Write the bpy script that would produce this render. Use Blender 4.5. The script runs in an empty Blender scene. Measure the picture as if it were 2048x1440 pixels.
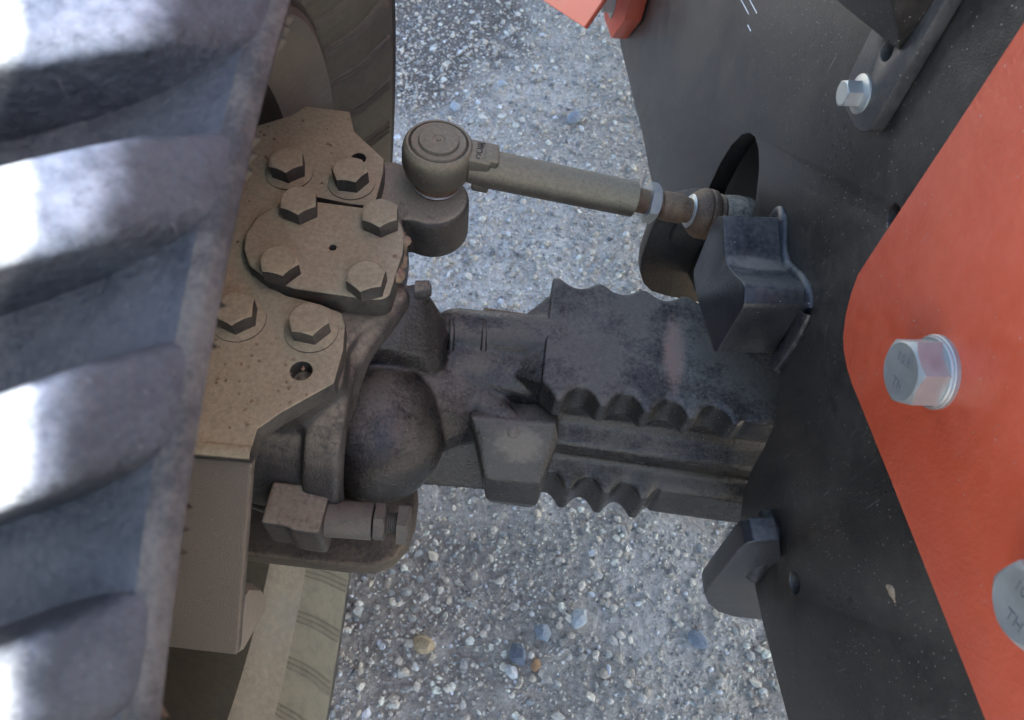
import bpy, bmesh, math, random
import numpy as np
from mathutils import Vector, Matrix, noise
random.seed(7); rng = np.random.default_rng(7)
S = bpy.context.scene
COL = S.collection
R_ = math.radians

# ------------------------------------------------------------------ camera
FPX, CAMZ, PITCH, ROLL = 1500.0, 1.15, R_(58), R_(8)
r0 = Vector((1, 0, 0)); u0 = Vector((0, math.sin(PITCH), math.cos(PITCH)))
FW = Vector((0, math.cos(PITCH), -math.sin(PITCH)))
RT = r0*math.cos(ROLL) + u0*math.sin(ROLL)
UP = -r0*math.sin(ROLL) + u0*math.cos(ROLL)
CP = Vector((0, 0, CAMZ))
cd = bpy.data.cameras.new('camera'); cam = bpy.data.objects.new('camera', cd); COL.objects.link(cam)
cam.matrix_world = Matrix(((RT.x, UP.x, -FW.x, CP.x), (RT.y, UP.y, -FW.y, CP.y), (RT.z, UP.z, -FW.z, CP.z), (0, 0, 0, 1)))
cd.sensor_width = 36; cd.lens = 36*FPX/2048; cd.clip_start = .01; cd.clip_end = 500
cd.dof.use_dof = True; cd.dof.focus_distance = .70; cd.dof.aperture_fstop = 11.0
S.camera = cam
# ------------------------------------------------------------------ world, sun, exposure
SUN_EL, SUN_AZ = R_(50), R_(8)        # direction towards the sun: from +X (over the machine)
wd = bpy.data.worlds.new('World'); S.world = wd; wd.use_nodes = True
nt = wd.node_tree; bg = nt.nodes['Background']
sky = nt.nodes.new('ShaderNodeTexSky'); sky.sky_type = 'NISHITA'; sky.sun_disc = False
sky.sun_elevation = SUN_EL; sky.sun_rotation = R_(90) - SUN_AZ
sky.dust_density = 2.2; sky.ozone_density = .75
nt.links.new(sky.outputs[0], bg.inputs[0]); bg.inputs[1].default_value = .15
sl = bpy.data.lights.new('sun', 'SUN'); sl.energy = 3.2; sl.angle = R_(.5); sl.color = (1, .95, .86)
so = bpy.data.objects.new('sun', sl); COL.objects.link(so)
sd = Vector((math.cos(SUN_EL)*math.cos(SUN_AZ), math.cos(SUN_EL)*math.sin(SUN_AZ), math.sin(SUN_EL)))
so.rotation_euler = sd.to_track_quat('Z', 'Y').to_euler(); so.location = (3, 0, 4)
S.view_settings.view_transform = 'Standard'; S.view_settings.look = 'None'
S.view_settings.exposure = 2.25; S.view_settings.gamma = 1.0

# ------------------------------------------------------------------ pixel -> place helpers (planes of the real parts)
def ray(x, y): return RT*((x-1024)/FPX) + UP*((720-y)/FPX) + FW
def PZ(x, y, z): d = ray(x, y); return CP + d*((z-CAMZ)/d.z)
def PP(x, y, p0, n): d = ray(x, y); return CP + d*((p0-CP).dot(n)/d.dot(n))

# ------------------------------------------------------------------ materials
def mat(name, base, rough=.5, metal=0., dust=None, top=0., allover=0., lo=.45, hi=.9, nscale=60, bump=.15, bscale=400,
        var=.25, specks=0., spec=.5, patches=None, scratch=0.):
    m = bpy.data.materials.new(name); m.use_nodes = True
    N = m.node_tree.nodes; L = m.node_tree.links; b = N['Principled BSDF']
    b.inputs['Metallic'].default_value = metal
    b.inputs['Specular IOR Level'].default_value = spec
    g = N.new('ShaderNodeNewGeometry')
    def math_(op, a, c=None, d=None):
        n = N.new('ShaderNodeMath'); n.operation = op
        for i, v in enumerate((a, c, d)):
            if v is None: continue
            if isinstance(v, (int, float)): n.inputs[i].default_value = v
            else: L.new(v, n.inputs[i])
        return n.outputs[0]
    def noise_(sc, det=6, rgh=.6, vec=None):
        n = N.new('ShaderNodeTexNoise'); n.inputs['Scale'].default_value = sc; n.inputs['Detail'].default_value = det
        n.inputs['Roughness'].default_value = rgh; L.new(vec or g.outputs['Position'], n.inputs['Vector']); return n.outputs['Fac']
    def rng_(v, a, c, o0=0., o1=1.):
        n = N.new('ShaderNodeMapRange'); n.interpolation_type = 'SMOOTHSTEP'
        for i, k in ((1, a), (2, c), (3, o0), (4, o1)): n.inputs[i].default_value = k
        L.new(v, n.inputs[0]); return n.outputs[0]
    def mix_(f, a, c):
        n = N.new('ShaderNodeMix'); n.data_type = 'RGBA'
        if isinstance(f, (int, float)): n.inputs[0].default_value = f
        else: L.new(f, n.inputs[0])
        for k, v in ((6, a), (7, c)):
            if isinstance(v, tuple): n.inputs[k].default_value = (*v, 1)
            else: L.new(v, n.inputs[k])
        return n.outputs[2]
    big = noise_(nscale*.25, 5, .65); fine = noise_(nscale*4, 8, .7)
    c0 = mix_(rng_(big, .3, .7), tuple(v*(1-var) for v in base), tuple(min(1, v*(1+var)) for v in base))
    col = c0; rfac = None
    for (ctr, rad, pc, amt) in (patches or []):
        vm = N.new('ShaderNodeVectorMath'); vm.operation = 'SUBTRACT'; L.new(g.outputs['Position'], vm.inputs[0]); vm.inputs[1].default_value = ctr
        v2 = N.new('ShaderNodeVectorMath'); v2.operation = 'DIVIDE'; L.new(vm.outputs[0], v2.inputs[0]); v2.inputs[1].default_value = rad
        v3 = N.new('ShaderNodeVectorMath'); v3.operation = 'LENGTH'; L.new(v2.outputs[0], v3.inputs[0])
        e = math_('ADD', v3.outputs['Value'], math_('MULTIPLY', math_('SUBTRACT', noise_(150, 5), .5), 1.1))
        col = mix_(math_('MULTIPLY', rng_(e, .45, 1.1, 1., 0.), amt), col, pc)
    if dust:
        sep = N.new('ShaderNodeSeparateXYZ'); L.new(g.outputs['Normal'], sep.inputs[0])
        up = rng_(sep.outputs[2], lo, hi)
        nz = math_('ADD', math_('MULTIPLY', rng_(big, .36, .60), .85), math_('MULTIPLY', rng_(fine, .35, .6), .25))
        f = math_('MULTIPLY', math_('MULTIPLY', up, top), math_('MINIMUM', math_('ADD', nz, max(0., top-.45)), 1.))
        f = math_('ADD', f, math_('MULTIPLY', allover, math_('ADD', nz, .25)))
        f = math_('MINIMUM', f, 1.)
        dn = mix_(rng_(fine, .3, .7), tuple(v*.82 for v in dust), tuple(min(1, v*1.12) for v in dust))
        col = mix_(f, col, dn); rfac = f
    if specks:
        vo = N.new('ShaderNodeTexVoronoi'); vo.inputs['Scale'].default_value = 330; L.new(g.outputs['Position'], vo.inputs['Vector'])
        wn = N.new('ShaderNodeTexWhiteNoise'); L.new(vo.outputs['Position'], wn.inputs['Vector'])
        sp = math_('MULTIPLY', math_('LESS_THAN', vo.outputs['Distance'], .17), math_('GREATER_THAN', wn.outputs['Value'], 1-specks))
        col = mix_(math_('MULTIPLY', sp, .7), col, (.42, .38, .31))
    if scratch:
        mp = N.new('ShaderNodeMapping'); mp.inputs['Scale'].default_value = (1, 1, .06); mp.inputs['Rotation'].default_value = (.5, .2, .4)
        L.new(g.outputs['Position'], mp.inputs[0])
        s = rng_(noise_(420, 2, .5, mp.outputs[0]), .70, .76); col = mix_(math_('MULTIPLY', s, scratch), col, (.3, .29, .27))
    L.new(col, b.inputs['Base Color'])
    rr = math_('ADD', rough, math_('MULTIPLY', math_('SUBTRACT', big, .5), .3))
    if rfac: rr = math_('ADD', rr, math_('MULTIPLY', rfac, max(0., .9-rough)))
    L.new(rr, b.inputs['Roughness'])
    bn = N.new('ShaderNodeBump'); bn.inputs['Strength'].default_value = bump; bn.inputs['Distance'].default_value = .002
    L.new(math_('ADD', noise_(bscale, 4, .55), math_('MULTIPLY', fine, .6)), bn.inputs['Height']); L.new(bn.outputs[0], b.inputs['Normal'])
    return m

DUST = (.45, .40, .255)
DUST2 = (.34, .29, .2)
M = {}
M['knuckle'] = mat('dusty_casting', (.035, .034, .034), .5, 0, DUST, 1.6, .10, .35, .8, 60, .55, 800, var=.4)
M['knuckle_dark'] = mat('dark_casting', (.030, .028, .028), .45, 0, DUST2, .75, .08, .5, .95, 50, .5, 420, specks=.03, scratch=.1)
M['arm'] = mat('dusty_arm', (.035, .032, .03), .5, 0, DUST2, 1.0, .12, .5, .95, 80, .5, 420, specks=.03)
M['sloped'] = mat('gritty_plate', (.085, .078, .066), .6, 0, (.235, .205, .155), 1.1, .15, -.3, .5, 500, .9, 800, specks=.12, var=.4)
#M['axle'] = mat('axle_paint', (.030, .031, .036), .42, 0, (.25, .22, .17), .55, .06, .4, 1., 45, .3, 260, specks=.05)
M['rod'] = mat('rod_steel', (.05, .045, .036), .5, 0, (.31, .27, .175), 1.2, .10, -.1, .8, 70, .25, 500, specks=.02)
M['frame'] = mat('frame_paint', (.019, .0165, .0145), .31, 0, (.24, .2, .15), .3, .10, .3, .9, 30, .25, 900, specks=.16, scratch=.35)
M['bracket'] = mat('bracket_paint', (.045, .043, .042), .36, 0, (.3, .26, .2), .3, .12, .3, .9, 60, .25, 700, specks=.05)
M['block'] = mat('block_paint', (.017, .018, .021), .33, 0, (.30, .26, .2), .22, .035, .7, 1.0, 60, .2, 300, specks=.04, scratch=.2, patches=[(tuple(PZ(1515, 530, .655)), (.034, .010, .02), (.30, .26, .19), .55)])
M['brown_steel'] = mat('brown_dusty_steel', (.045, .038, .032), .6, 0, (.16, .125, .085), .7, .35, .2, .9, 60, .4, 400)  # brown steel and dust of the lower arm and upper ear
M['orange'] = mat('orange_paint', (.62, .082, .028), .32, 0, (.52, .19, .13), .3, .16, .0, .9, 22, .2, 300, var=.12, specks=.04, scratch=.18)
M['zinc'] = mat('zinc', (.47, .48, .45), .40, .7, (.4, .37, .3), .3, .1, .3, .9, 200, .12, 900, var=.12)
M['zinc2'] = mat('zinc_dusty', (.09, .083, .072), .5, .2, (.20, .175, .13), .7, .2, .2, .9, 200, .2, 900, var=.12)
M['rust'] = mat('rusty_steel', (.10, .055, .03), .6, .1, (.24, .17, .10), .7, .2, .2, .9, 120, .4, 700, var=.4)
M['rubber'] = mat('tyre_rubber', (.017, .020, .025), .5, 0, (.20, .19, .17), .06, .09, .5, 1., 90, .6, 260, var=.3, scratch=.15)
M['rubber_top'] = mat('worn_tread', (.29, .32, .345), .7, 0, (.44, .45, .45), .2, .2, .2, 1., 200, 1., 160, var=.4)
def lug_material():
    m = M['rubber'].copy(); m.name = 'lug_rubber'; N = m.node_tree.nodes; L = m.node_tree.links; b = N['Principled BSDF']
    tc = N.new('ShaderNodeTexCoord'); sp = N.new('ShaderNodeSeparateXYZ'); L.new(tc.outputs['Object'], sp.inputs[0])
    def mth(op, a, c):
        n = N.new('ShaderNodeMath'); n.operation = op
        for k, v in enumerate((a, c)):
            if isinstance(v, (int, float)): n.inputs[k].default_value = v
            else: L.new(v, n.inputs[k])
        return n.outputs[0]
    def mr(v, a, c, o0=0., o1=1.):
        n = N.new('ShaderNodeMapRange'); n.interpolation_type = 'SMOOTHSTEP'; L.new(v, n.inputs[0])
        for k, q in ((1, a), (2, c), (3, o0), (4, o1)): n.inputs[k].default_value = q
        return n.outputs[0]
    g_ = N.new('ShaderNodeNewGeometry')
    def nz(sc, d=6):
        n = N.new('ShaderNodeTexNoise'); n.inputs['Scale'].default_value = sc; n.inputs['Detail'].default_value = d; n.inputs['Roughness'].default_value = .65; L.new(g_.outputs['Position'], n.inputs['Vector']); return n.outputs['Fac']
    rad = mth('SQRT', mth('ADD', mth('MULTIPLY', sp.outputs[0], sp.outputs[0]), mth('MULTIPLY', sp.outputs[1], sp.outputs[1])), 0)
    n1 = mth('MULTIPLY', mth('SUBTRACT', nz(60), .5), .022)
    zc_ = mth('ADD', mth('ABSOLUTE', mth('ADD', sp.outputs[2], .165), 0), n1)       # distance from the tread centre line
    mask = mth('MULTIPLY', mr(zc_, .112, .134, 1., 0.), mr(mth('ADD', rad, mth('MULTIPLY', mth('SUBTRACT', nz(140), .5), .006)), .4795, .4865))
    mask = mth('MULTIPLY', mask, mr(nz(230, 8), .25, .5, .55, 1.))
    cr = N.new('ShaderNodeValToRGB'); L.new(nz(110, 8), cr.inputs[0]); e = cr.color_ramp.elements
    e[0].position = .32; e[0].color = (.23, .26, .285, 1); e[1].position = .64; e[1].color = (.50, .53, .55, 1)
    old = b.inputs['Base Color'].links[0].from_socket
    mx = N.new('ShaderNodeMix'); mx.data_type = 'RGBA'; L.new(mask, mx.inputs[0]); L.new(old, mx.inputs[6]); L.new(cr.outputs[0], mx.inputs[7]); L.new(mx.outputs[2], b.inputs['Base Color'])
    return m
M['lug'] = lug_material()
M['shoulder'] = mat('scuffed_shoulder', (.026, .026, .026), .7, 0, (.20, .17, .13), .15, .2, .0, 1., 110, .9, 200, var=.4)
M['sidewall'] = mat('dusty_sidewall', (.15, .135, .10), .7, 0, (.21, .185, .135), .2, .5, .0, .9, 300, .25, 300, var=.15)
M['rim'] = mat('rim_paint', (.22, .20, .165), .6, 0, (.23, .20, .155), .6, .5, .0, .9, 30, .3, 400)
M['rim_in_shadow'] = mat('rim_inside_shadow', (.022, .02, .016), .7, 0, (.05, .04, .026), .4, .35, .0, .9, 30, .3, 400)  # rim recess shadow put into the colour, far darker than the flange paint
M['mud'] = mat('dried_mud', (.30, .22, .14), .95, 0, None, bump=.6, bscale=500)
M['text'] = mat('stamped_text', (.04, .035, .03), .7, 0, None)
M['text_zinc'] = mat('stamped_zinc', (.22, .22, .21), .5, .4, None)
M['white'] = mat('white_scratch', (.6, .6, .58), .6, 0, None)

# ------------------------------------------------------------------ object helpers
W = {}
def thing(name, loc, label, cat, group=None):
    o = bpy.data.objects.new(name, None); COL.objects.link(o); o.location = loc; o.empty_display_size = .05
    W[o] = Matrix.Translation(loc); o['label'] = label; o['category'] = cat
    if group: o['group'] = group
    return o
def add(name, me, m, parent=None, mw=None, local=False, smooth=35, label=None):
    o = bpy.data.objects.new(name, me); COL.objects.link(o)
    if m is not None and not me.materials: me.materials.append(m)
    mw = mw or Matrix.Identity(4)
    if parent:
        o.parent = parent
        o.matrix_parent_inverse = Matrix.Identity(4) if local else W[parent].inverted()
    o.matrix_basis = mw
    W[o] = (W[parent] @ mw) if (local and parent) else mw
    if smooth: sm(me, smooth)
    if label: o['label'] = label
    return o
def sm(me, ang=35):
    me.polygons.foreach_set('use_smooth', [True]*len(me.polygons))
    me.set_sharp_from_angle(angle=R_(ang))
def bm_mesh(bm, name='m'):
    bmesh.ops.recalc_face_normals(bm, faces=bm.faces)
    me = bpy.data.meshes.new(name); bm.to_mesh(me); bm.free(); return me
def apply_mods(me, mods, cutters=()):
    o = bpy.data.objects.new('tmp', me); COL.objects.link(o)
    cs = []
    for c in cutters:
        co = bpy.data.objects.new('tmpc', c); COL.objects.link(co); cs.append(co)
        mo = o.modifiers.new('b', 'BOOLEAN'); mo.operation = 'DIFFERENCE'; mo.object = co; mo.solver = 'EXACT'
    for t, kw in mods:
        mo = o.modifiers.new('m', t)
        for k, v in kw.items(): setattr(mo, k, v)
    dg = bpy.context.evaluated_depsgraph_get(); dg.update()
    r = bpy.data.meshes.new_from_object(o.evaluated_get(dg))
    for x in [o]+cs: bpy.data.objects.remove(x)
    return r
BEV = lambda w, s=2, a=30: ('BEVEL', dict(width=w, segments=s, limit_method='ANGLE', angle_limit=R_(a), harden_normals=False))
def prism(pts, ext, bev=.002, seg=2, cutters=(), extra=()):
    """polygon of 3D points extruded by the vector ext"""
    bm = bmesh.new(); a = [bm.verts.new(p) for p in pts]; b = [bm.verts.new(Vector(p)+ext) for p in pts]
    n = len(pts); bm.faces.new(a); bm.faces.new(b[::-1])
    for i in range(n): bm.faces.new((a[i], b[i], b[(i+1) % n], a[(i+1) % n]))
    me = bm_mesh(bm)
    mods = list(extra) + ([BEV(bev, seg)] if bev else [])
    return apply_mods(me, mods, cutters)
def frame_of(d):
    d = d.normalized(); a = Vector((0, 0, 1)) if abs(d.z) < .9 else Vector((0, 1, 0))
    e1 = d.cross(a).normalized(); e2 = d.cross(e1).normalized(); return d, e1, e2
def lathe(prof, A=Vector((0, 0, 0)), d=Vector((0, 0, 1)), seg=32, phase=0., bm=None, closed=True):
    """prof = [(t along axis, radius)]"""
    own = bm is None
    if own: bm = bmesh.new()
    d, e1, e2 = frame_of(Vector(d)); A = Vector(A); rings = []
    for t, r in prof:
        if r < 1e-6: rings.append([bm.verts.new(A+d*t)]); continue
        rings.append([bm.verts.new(A+d*t+(e1*math.cos(phase+2*math.pi*k/seg)+e2*math.sin(phase+2*math.pi*k/seg))*r) for k in range(seg)])
    for a, b in zip(rings[:-1], rings[1:]):
        for k in range(seg):
            k2 = (k+1) % seg
            if len(a) == 1 and len(b) == 1: continue
            if len(a) == 1: bm.faces.new((a[0], b[k], b[k2]))
            elif len(b) == 1: bm.faces.new((a[k], a[k2], b[0]))
            else: bm.faces.new((a[k], a[k2], b[k2], b[k]))
    if closed:
        for r_ in (rings[0], rings[-1]):
            if len(r_) > 1: bm.faces.new(r_)
    return bm_mesh(bm) if own else bm
def tube(path, rad, seg=10, wob=0., bm=None):
    own = bm is None
    if own: bm = bmesh.new()
    path = [Vector(p) for p in path]; rings = []
    for i, p in enumerate(path):
        t = (path[min(i+1, len(path)-1)]-path[max(i-1, 0)])
        d, e1, e2 = frame_of(t); rr = rad(i/(len(path)-1)) if callable(rad) else rad
        rr *= 1+random.uniform(-wob, wob)
        rings.append([bm.verts.new(p+(e1*math.cos(2*math.pi*k/seg)+e2*math.sin(2*math.pi*k/seg))*rr) for k in range(seg)])
    for a, b in zip(rings[:-1], rings[1:]):
        for k in range(seg): bm.faces.new((a[k], a[(k+1) % seg], b[(k+1) % seg], b[k]))
    bm.faces.new(rings[0]); bm.faces.new(rings[-1])
    return bm_mesh(bm) if own else bm
def resample(pts, step):
    pts = [Vector(p) for p in pts]; out = [pts[0]]
    for a, b in zip(pts[:-1], pts[1:]):
        n = max(1, int((b-a).length/step))
        for i in range(1, n+1): out.append(a.lerp(b, i/n))
    for _ in range(3):
        out = [out[0]]+[(out[i-1]+out[i]*2+out[i+1])/4 for i in range(1, len(out)-1)]+[out[-1]]
    return out
def box(bm, c, s, rot=None):
    v = bmesh.ops.create_cube(bm, size=1)['verts']
    m = Matrix.Translation(c) @ (rot.to_4x4() if rot else Matrix.Identity(4)) @ Matrix.Diagonal((*s, 1)); bmesh.ops.transform(bm, matrix=m, verts=v)
def ball(bm, c, s):
    v = bmesh.ops.create_icosphere(bm, subdivisions=4, radius=1)['verts']
    bmesh.ops.transform(bm, matrix=Matrix.Translation(c) @ Matrix.Diagonal((*s, 1)), verts=v)
def capsule(bm, a, b, ra, rb, seg=24):
    a = Vector(a); b = Vector(b); L = (b-a).length; pr = []
    for k in range(7): t = math.pi/2*k/6; pr.append((-ra*math.cos(t), ra*math.sin(t)))
    for k in range(7): t = math.pi/2*k/6; pr.append((L+rb*math.sin(t), rb*math.cos(t)))
    lathe(pr, a, b-a, seg, 0, bm)
def remesh(bm, vox, it=6, fac=.6):
    me = bm_mesh(bm)
    return apply_mods(me, [('REMESH', dict(mode='VOXEL', voxel_size=vox, use_smooth_shade=True)), ('SMOOTH', dict(factor=fac, iterations=it))])

def hex_mesh(af, h, flange=0., seg=24, dish=0.):
    """hexagon head standing on z=0, chamfered; flange>0 adds a conical collar to the same mesh"""
    bm = bmesh.new(); rows = []
    rc = af*.47
    def rh(t): 
        a = (t+math.pi/6) % (math.pi/3)-math.pi/6; return af/2/math.cos(a)
    T = [2*math.pi*k/seg for k in range(seg)]
    rows.append([(rh(t), 0) for t in T])
    rows.append([(rh(t), h-(rh(t)-rc)*.62) for t in T])
    rows.append([(rc, h) for t in T])
    rows.append([(rc*.93, h-dish) for t in T])
    R = [[bm.verts.new((r*math.cos(t), r*math.sin(t), z)) for (r, z), t in zip(row, T)] for row in rows]
    for a, b in zip(R[:-1], R[1:]):
        for k in range(seg): bm.faces.new((a[k], a[(k+1) % seg], b[(k+1) % seg], b[k]))
    bm.faces.new(R[0]); bm.faces.new(R[-1])
    return bm_mesh(bm)
def washer_mesh(r, h, r2=None, seg=36):
    return lathe([(0, r), (h*.7, r), (h, r-h*.35), (h+.0002, (r2 or r*.5))], seg=seg)
def orient(p, n, spin=0.):
    q = Vector(n).to_track_quat('Z', 'Y').to_matrix().to_4x4()
    return Matrix.Translation(p) @ q @ Matrix.Rotation(spin, 4, 'Z')
def text_mesh(txt, size, ext):
    cu = bpy.data.curves.new('t', 'FONT'); cu.body = txt; cu.size = size; cu.extrude = ext; cu.align_x = 'CENTER'; cu.align_y = 'CENTER'
    o = bpy.data.objects.new('t', cu); COL.objects.link(o)
    dg = bpy.context.evaluated_depsgraph_get(); dg.update()
    me = bpy.data.meshes.new_from_object(o.evaluated_get(dg)); bpy.data.objects.remove(o); return me
def cyl_cut(c, d, r, l, seg=32):
    d = Vector(d).normalized(); return lathe([(-l/2, r), (l/2, r)], Vector(c), d, seg)

# ================================================================== GROUND
gm = bpy.data.materials.new('gravel_ground'); gm.use_nodes = True
def ground_nodes():
    N = gm.node_tree.nodes; L = gm.node_tree.links; b = N['Principled BSDF']; g = N.new('ShaderNodeNewGeometry')
    def nz(sc, d=8, r=.65):
        n = N.new('ShaderNodeTexNoise'); n.inputs['Scale'].default_value = sc; n.inputs['Detail'].default_value = d; n.inputs['Roughness'].default_value = r
        L.new(g.outputs['Position'], n.inputs['Vector']); return n.outputs['Fac']
    r1 = N.new('ShaderNodeValToRGB'); L.new(nz(3.2, 10), r1.inputs[0])
    e = r1.color_ramp.elements; e[0].position = .35; e[0].color = (.56, .50, .42, 1); e[1].position = .58; e[1].color = (.80, .74, .64, 1)
    r2 = N.new('ShaderNodeValToRGB'); L.new(nz(130, 8, .75), r2.inputs[0])
    e = r2.color_ramp.elements; e[0].position = .34; e[0].color = (.55, .54, .53, 1); e[1].position = .60; e[1].color = (1.2, 1.2, 1.2, 1)
    mx = N.new('ShaderNodeMix'); mx.data_type = 'RGBA'; mx.blend_type = 'MULTIPLY'; mx.inputs[0].default_value = 1
    cur = r1.outputs[0]
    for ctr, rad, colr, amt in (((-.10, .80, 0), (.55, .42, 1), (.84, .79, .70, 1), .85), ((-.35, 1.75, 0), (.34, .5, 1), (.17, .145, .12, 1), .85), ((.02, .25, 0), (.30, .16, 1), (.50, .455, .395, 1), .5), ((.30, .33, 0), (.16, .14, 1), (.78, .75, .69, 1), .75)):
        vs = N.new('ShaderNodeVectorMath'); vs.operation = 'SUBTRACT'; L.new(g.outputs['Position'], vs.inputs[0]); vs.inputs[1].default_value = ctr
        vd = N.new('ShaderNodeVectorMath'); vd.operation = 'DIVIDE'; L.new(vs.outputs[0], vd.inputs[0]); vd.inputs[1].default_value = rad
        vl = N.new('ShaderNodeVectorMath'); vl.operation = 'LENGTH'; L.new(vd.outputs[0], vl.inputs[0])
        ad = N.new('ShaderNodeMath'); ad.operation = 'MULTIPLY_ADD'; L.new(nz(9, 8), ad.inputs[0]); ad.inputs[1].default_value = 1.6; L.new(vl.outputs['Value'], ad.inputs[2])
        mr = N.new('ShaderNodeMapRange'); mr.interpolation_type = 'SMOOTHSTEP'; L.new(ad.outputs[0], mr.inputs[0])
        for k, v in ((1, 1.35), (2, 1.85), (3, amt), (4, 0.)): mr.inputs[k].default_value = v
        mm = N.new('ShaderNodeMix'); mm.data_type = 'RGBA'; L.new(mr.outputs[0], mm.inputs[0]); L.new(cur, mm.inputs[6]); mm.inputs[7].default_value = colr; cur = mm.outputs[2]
    L.new(cur, mx.inputs[6]); L.new(r2.outputs[0], mx.inputs[7]); L.new(mx.outputs[2], b.inputs['Base Color'])
    b.inputs['Roughness'].default_value = .95; b.inputs['Specular IOR Level'].default_value = .2
    bn = N.new('ShaderNodeBump'); bn.inputs['Strength'].default_value = 1.; bn.inputs['Distance'].default_value = .011; L.new(nz(170, 8, .7), bn.inputs['Height']); L.new(bn.outputs[0], b.inputs['Normal'])
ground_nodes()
def gz(x, y):
    return .010*noise.noise((x*3, y*3, 0))+.006*noise.noise((x*11, y*11, 3))+.0035*noise.noise((x*45, y*45, 5))+.0018*noise.noise((x*120, y*120, 8))
def make_ground():
    xs = list(np.linspace(-1.3, 1.5, 300)); ys = list(np.linspace(-.5, 2.6, 330))
    xs = [-60, -15, -5, -2.5]+xs+[2.5, 5, 15, 60]; ys = [-60, -15, -5, -1.5]+ys+[4, 7, 15, 60]
    v = [(x, y, gz(x, y) if abs(x) < 3 and abs(y) < 5 else 0) for y in ys for x in xs]; n = len(xs)
    f = [(j*n+i, j*n+i+1, (j+1)*n+i+1, (j+1)*n+i) for j in range(len(ys)-1) for i in range(n-1)]
    me = bpy.data.meshes.new('ground'); me.from_pydata(v, [], f); return me
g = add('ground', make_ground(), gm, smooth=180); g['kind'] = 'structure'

# stones: angular chips scattered over the visible ground
sm_ = bpy.data.materials.new('crushed_stone'); sm_.use_nodes = True
def stone_nodes():
    N = sm_.node_tree.nodes; L = sm_.node_tree.links; b = N['Principled BSDF']
    a = N.new('ShaderNodeAttribute'); a.attribute_name = 'stone_colour'
    n = N.new('ShaderNodeTexNoise'); n.inputs['Scale'].default_value = 300; n.inputs['Detail'].default_value = 6
    g_ = N.new('ShaderNodeNewGeometry'); L.new(g_.outputs['Position'], n.inputs['Vector'])
    mr = N.new('ShaderNodeMapRange'); mr.inputs[1].default_value = .3; mr.inputs[2].default_value = .7; mr.inputs[3].default_value = .72; mr.inputs[4].default_value = 1.15; L.new(n.outputs[0], mr.inputs[0])
    mx = N.new('ShaderNodeVectorMath'); mx.operation = 'SCALE'; L.new(a.outputs['Color'], mx.inputs[0]); L.new(mr.outputs[0], mx.inputs['Scale'])
    L.new(mx.outputs[0], b.inputs['Base Color']); b.inputs['Roughness'].default_value = .85; b.inputs['Specular IOR Level'].default_value = .3
stone_nodes()
bmi = bmesh.new(); bmesh.ops.create_icosphere(bmi, subdivisions=1, radius=1); bmi.verts.ensure_lookup_table()
IV = np.array([v.co[:] for v in bmi.verts]); IF = np.array([[v.index for v in f.verts] for f in bmi.faces]); bmi.free()
PAL = np.array((1.42, 1.35, 1.2))*np.array([(.42, .40, .37), (.50, .48, .45), (.34, .335, .33), (.27, .28, .29), (.21, .225, .24), (.60, .58, .55), (.38, .35, .31), (.15, .155, .165), (.68, .67, .65)])
def stones(cnt, smin, smax, xr, yr, pw=2.0):
    V = []; F = []; Cc = []
    for i in range(cnt):
        x = rng.uniform(*xr); y = rng.uniform(*yr)
        d = noise.noise((x*4.5+9, y*4.5, 2.))*.5+noise.noise((x*13, y*13, 4.))*.5
        if d < rng.uniform(-.55, .28): continue
        s = smin+(smax-smin)*rng.random()**pw
        P = IV*(1+rng.normal(0, .17, (len(IV), 1)))*(s*rng.uniform(.7, 1.25), s*rng.uniform(.7, 1.25), s*rng.uniform(.4, .8))
        q, _ = np.linalg.qr(rng.normal(size=(3, 3))*.35+np.eye(3)); a = rng.uniform(0, 6.28)
        rot = np.array([[math.cos(a), -math.sin(a), 0], [math.sin(a), math.cos(a), 0], [0, 0, 1]])
        P = P@q.T@rot.T+(x, y, gz(x, y)+s*rng.uniform(.0, .35))
        F.append(IF+len(V)*len(IV)); V.append(P)
        Cc.append(np.clip(PAL[rng.choice(len(PAL), p=[.20, .16, .15, .12, .09, .06, .14, .05, .03])]*rng.uniform(.8, 1.15), 0, .7))
    me = bpy.data.meshes.new('stones'); nv = len(V)*len(IV)
    VV = np.concatenate(V); FF = np.concatenate(F)
    me.from_pydata(VV.tolist(), [], FF.tolist())
    at = me.color_attributes.new('stone_colour', 'FLOAT_COLOR', 'POINT')
    cc = np.ones((nv, 4), np.float32); cc[:, :3] = np.repeat(np.array(Cc), len(IV), 0); at.data.foreach_set('color', cc.ravel())
    return me
XR, YR = (-.62, .55), (.05, 2.15)
o = add('gravel', stones(16000, .0026, .0085, XR, YR, 2.6), sm_, smooth=0); o['kind'] = 'stuff'
o['label'] = 'loose grey and bluish gravel chips over dusty ground'; o['category'] = 'gravel'
o2 = add('fine_gravel', stones(75000, .0011, .0036, XR, YR, 1.6), sm_, smooth=0); o2['kind'] = 'stuff'
o2['label'] = 'fine grey grit between the larger gravel chips'; o2['category'] = 'gravel'
def big_stone(px, py, s, c, label):
    p = PZ(px, py, 0); bm = bmesh.new(); bmesh.ops.create_icosphere(bm, subdivisions=2, radius=1)
    for v in bm.verts:
        k = 1+.35*noise.noise(v.co*1.3+Vector((px, py, 0)))
        v.co = Vector((v.co.x*k*s*1.1, v.co.y*k*s*.85, v.co.z*k*s*.7))
    me = bm_mesh(bm); at = me.color_attributes.new('stone_colour', 'FLOAT_COLOR', 'POINT')
    for d in at.data: d.color = (*c, 1)
    o = add('stone', me, sm_, mw=Matrix.Translation((p.x, p.y, gz(p.x, p.y)+s*.35)) @ Matrix.Rotation(px*.7, 4, 'Z'), smooth=20)
    o['label'] = label; o['category'] = 'stone'; o['group'] = 'distinct stones on the ground'
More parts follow.
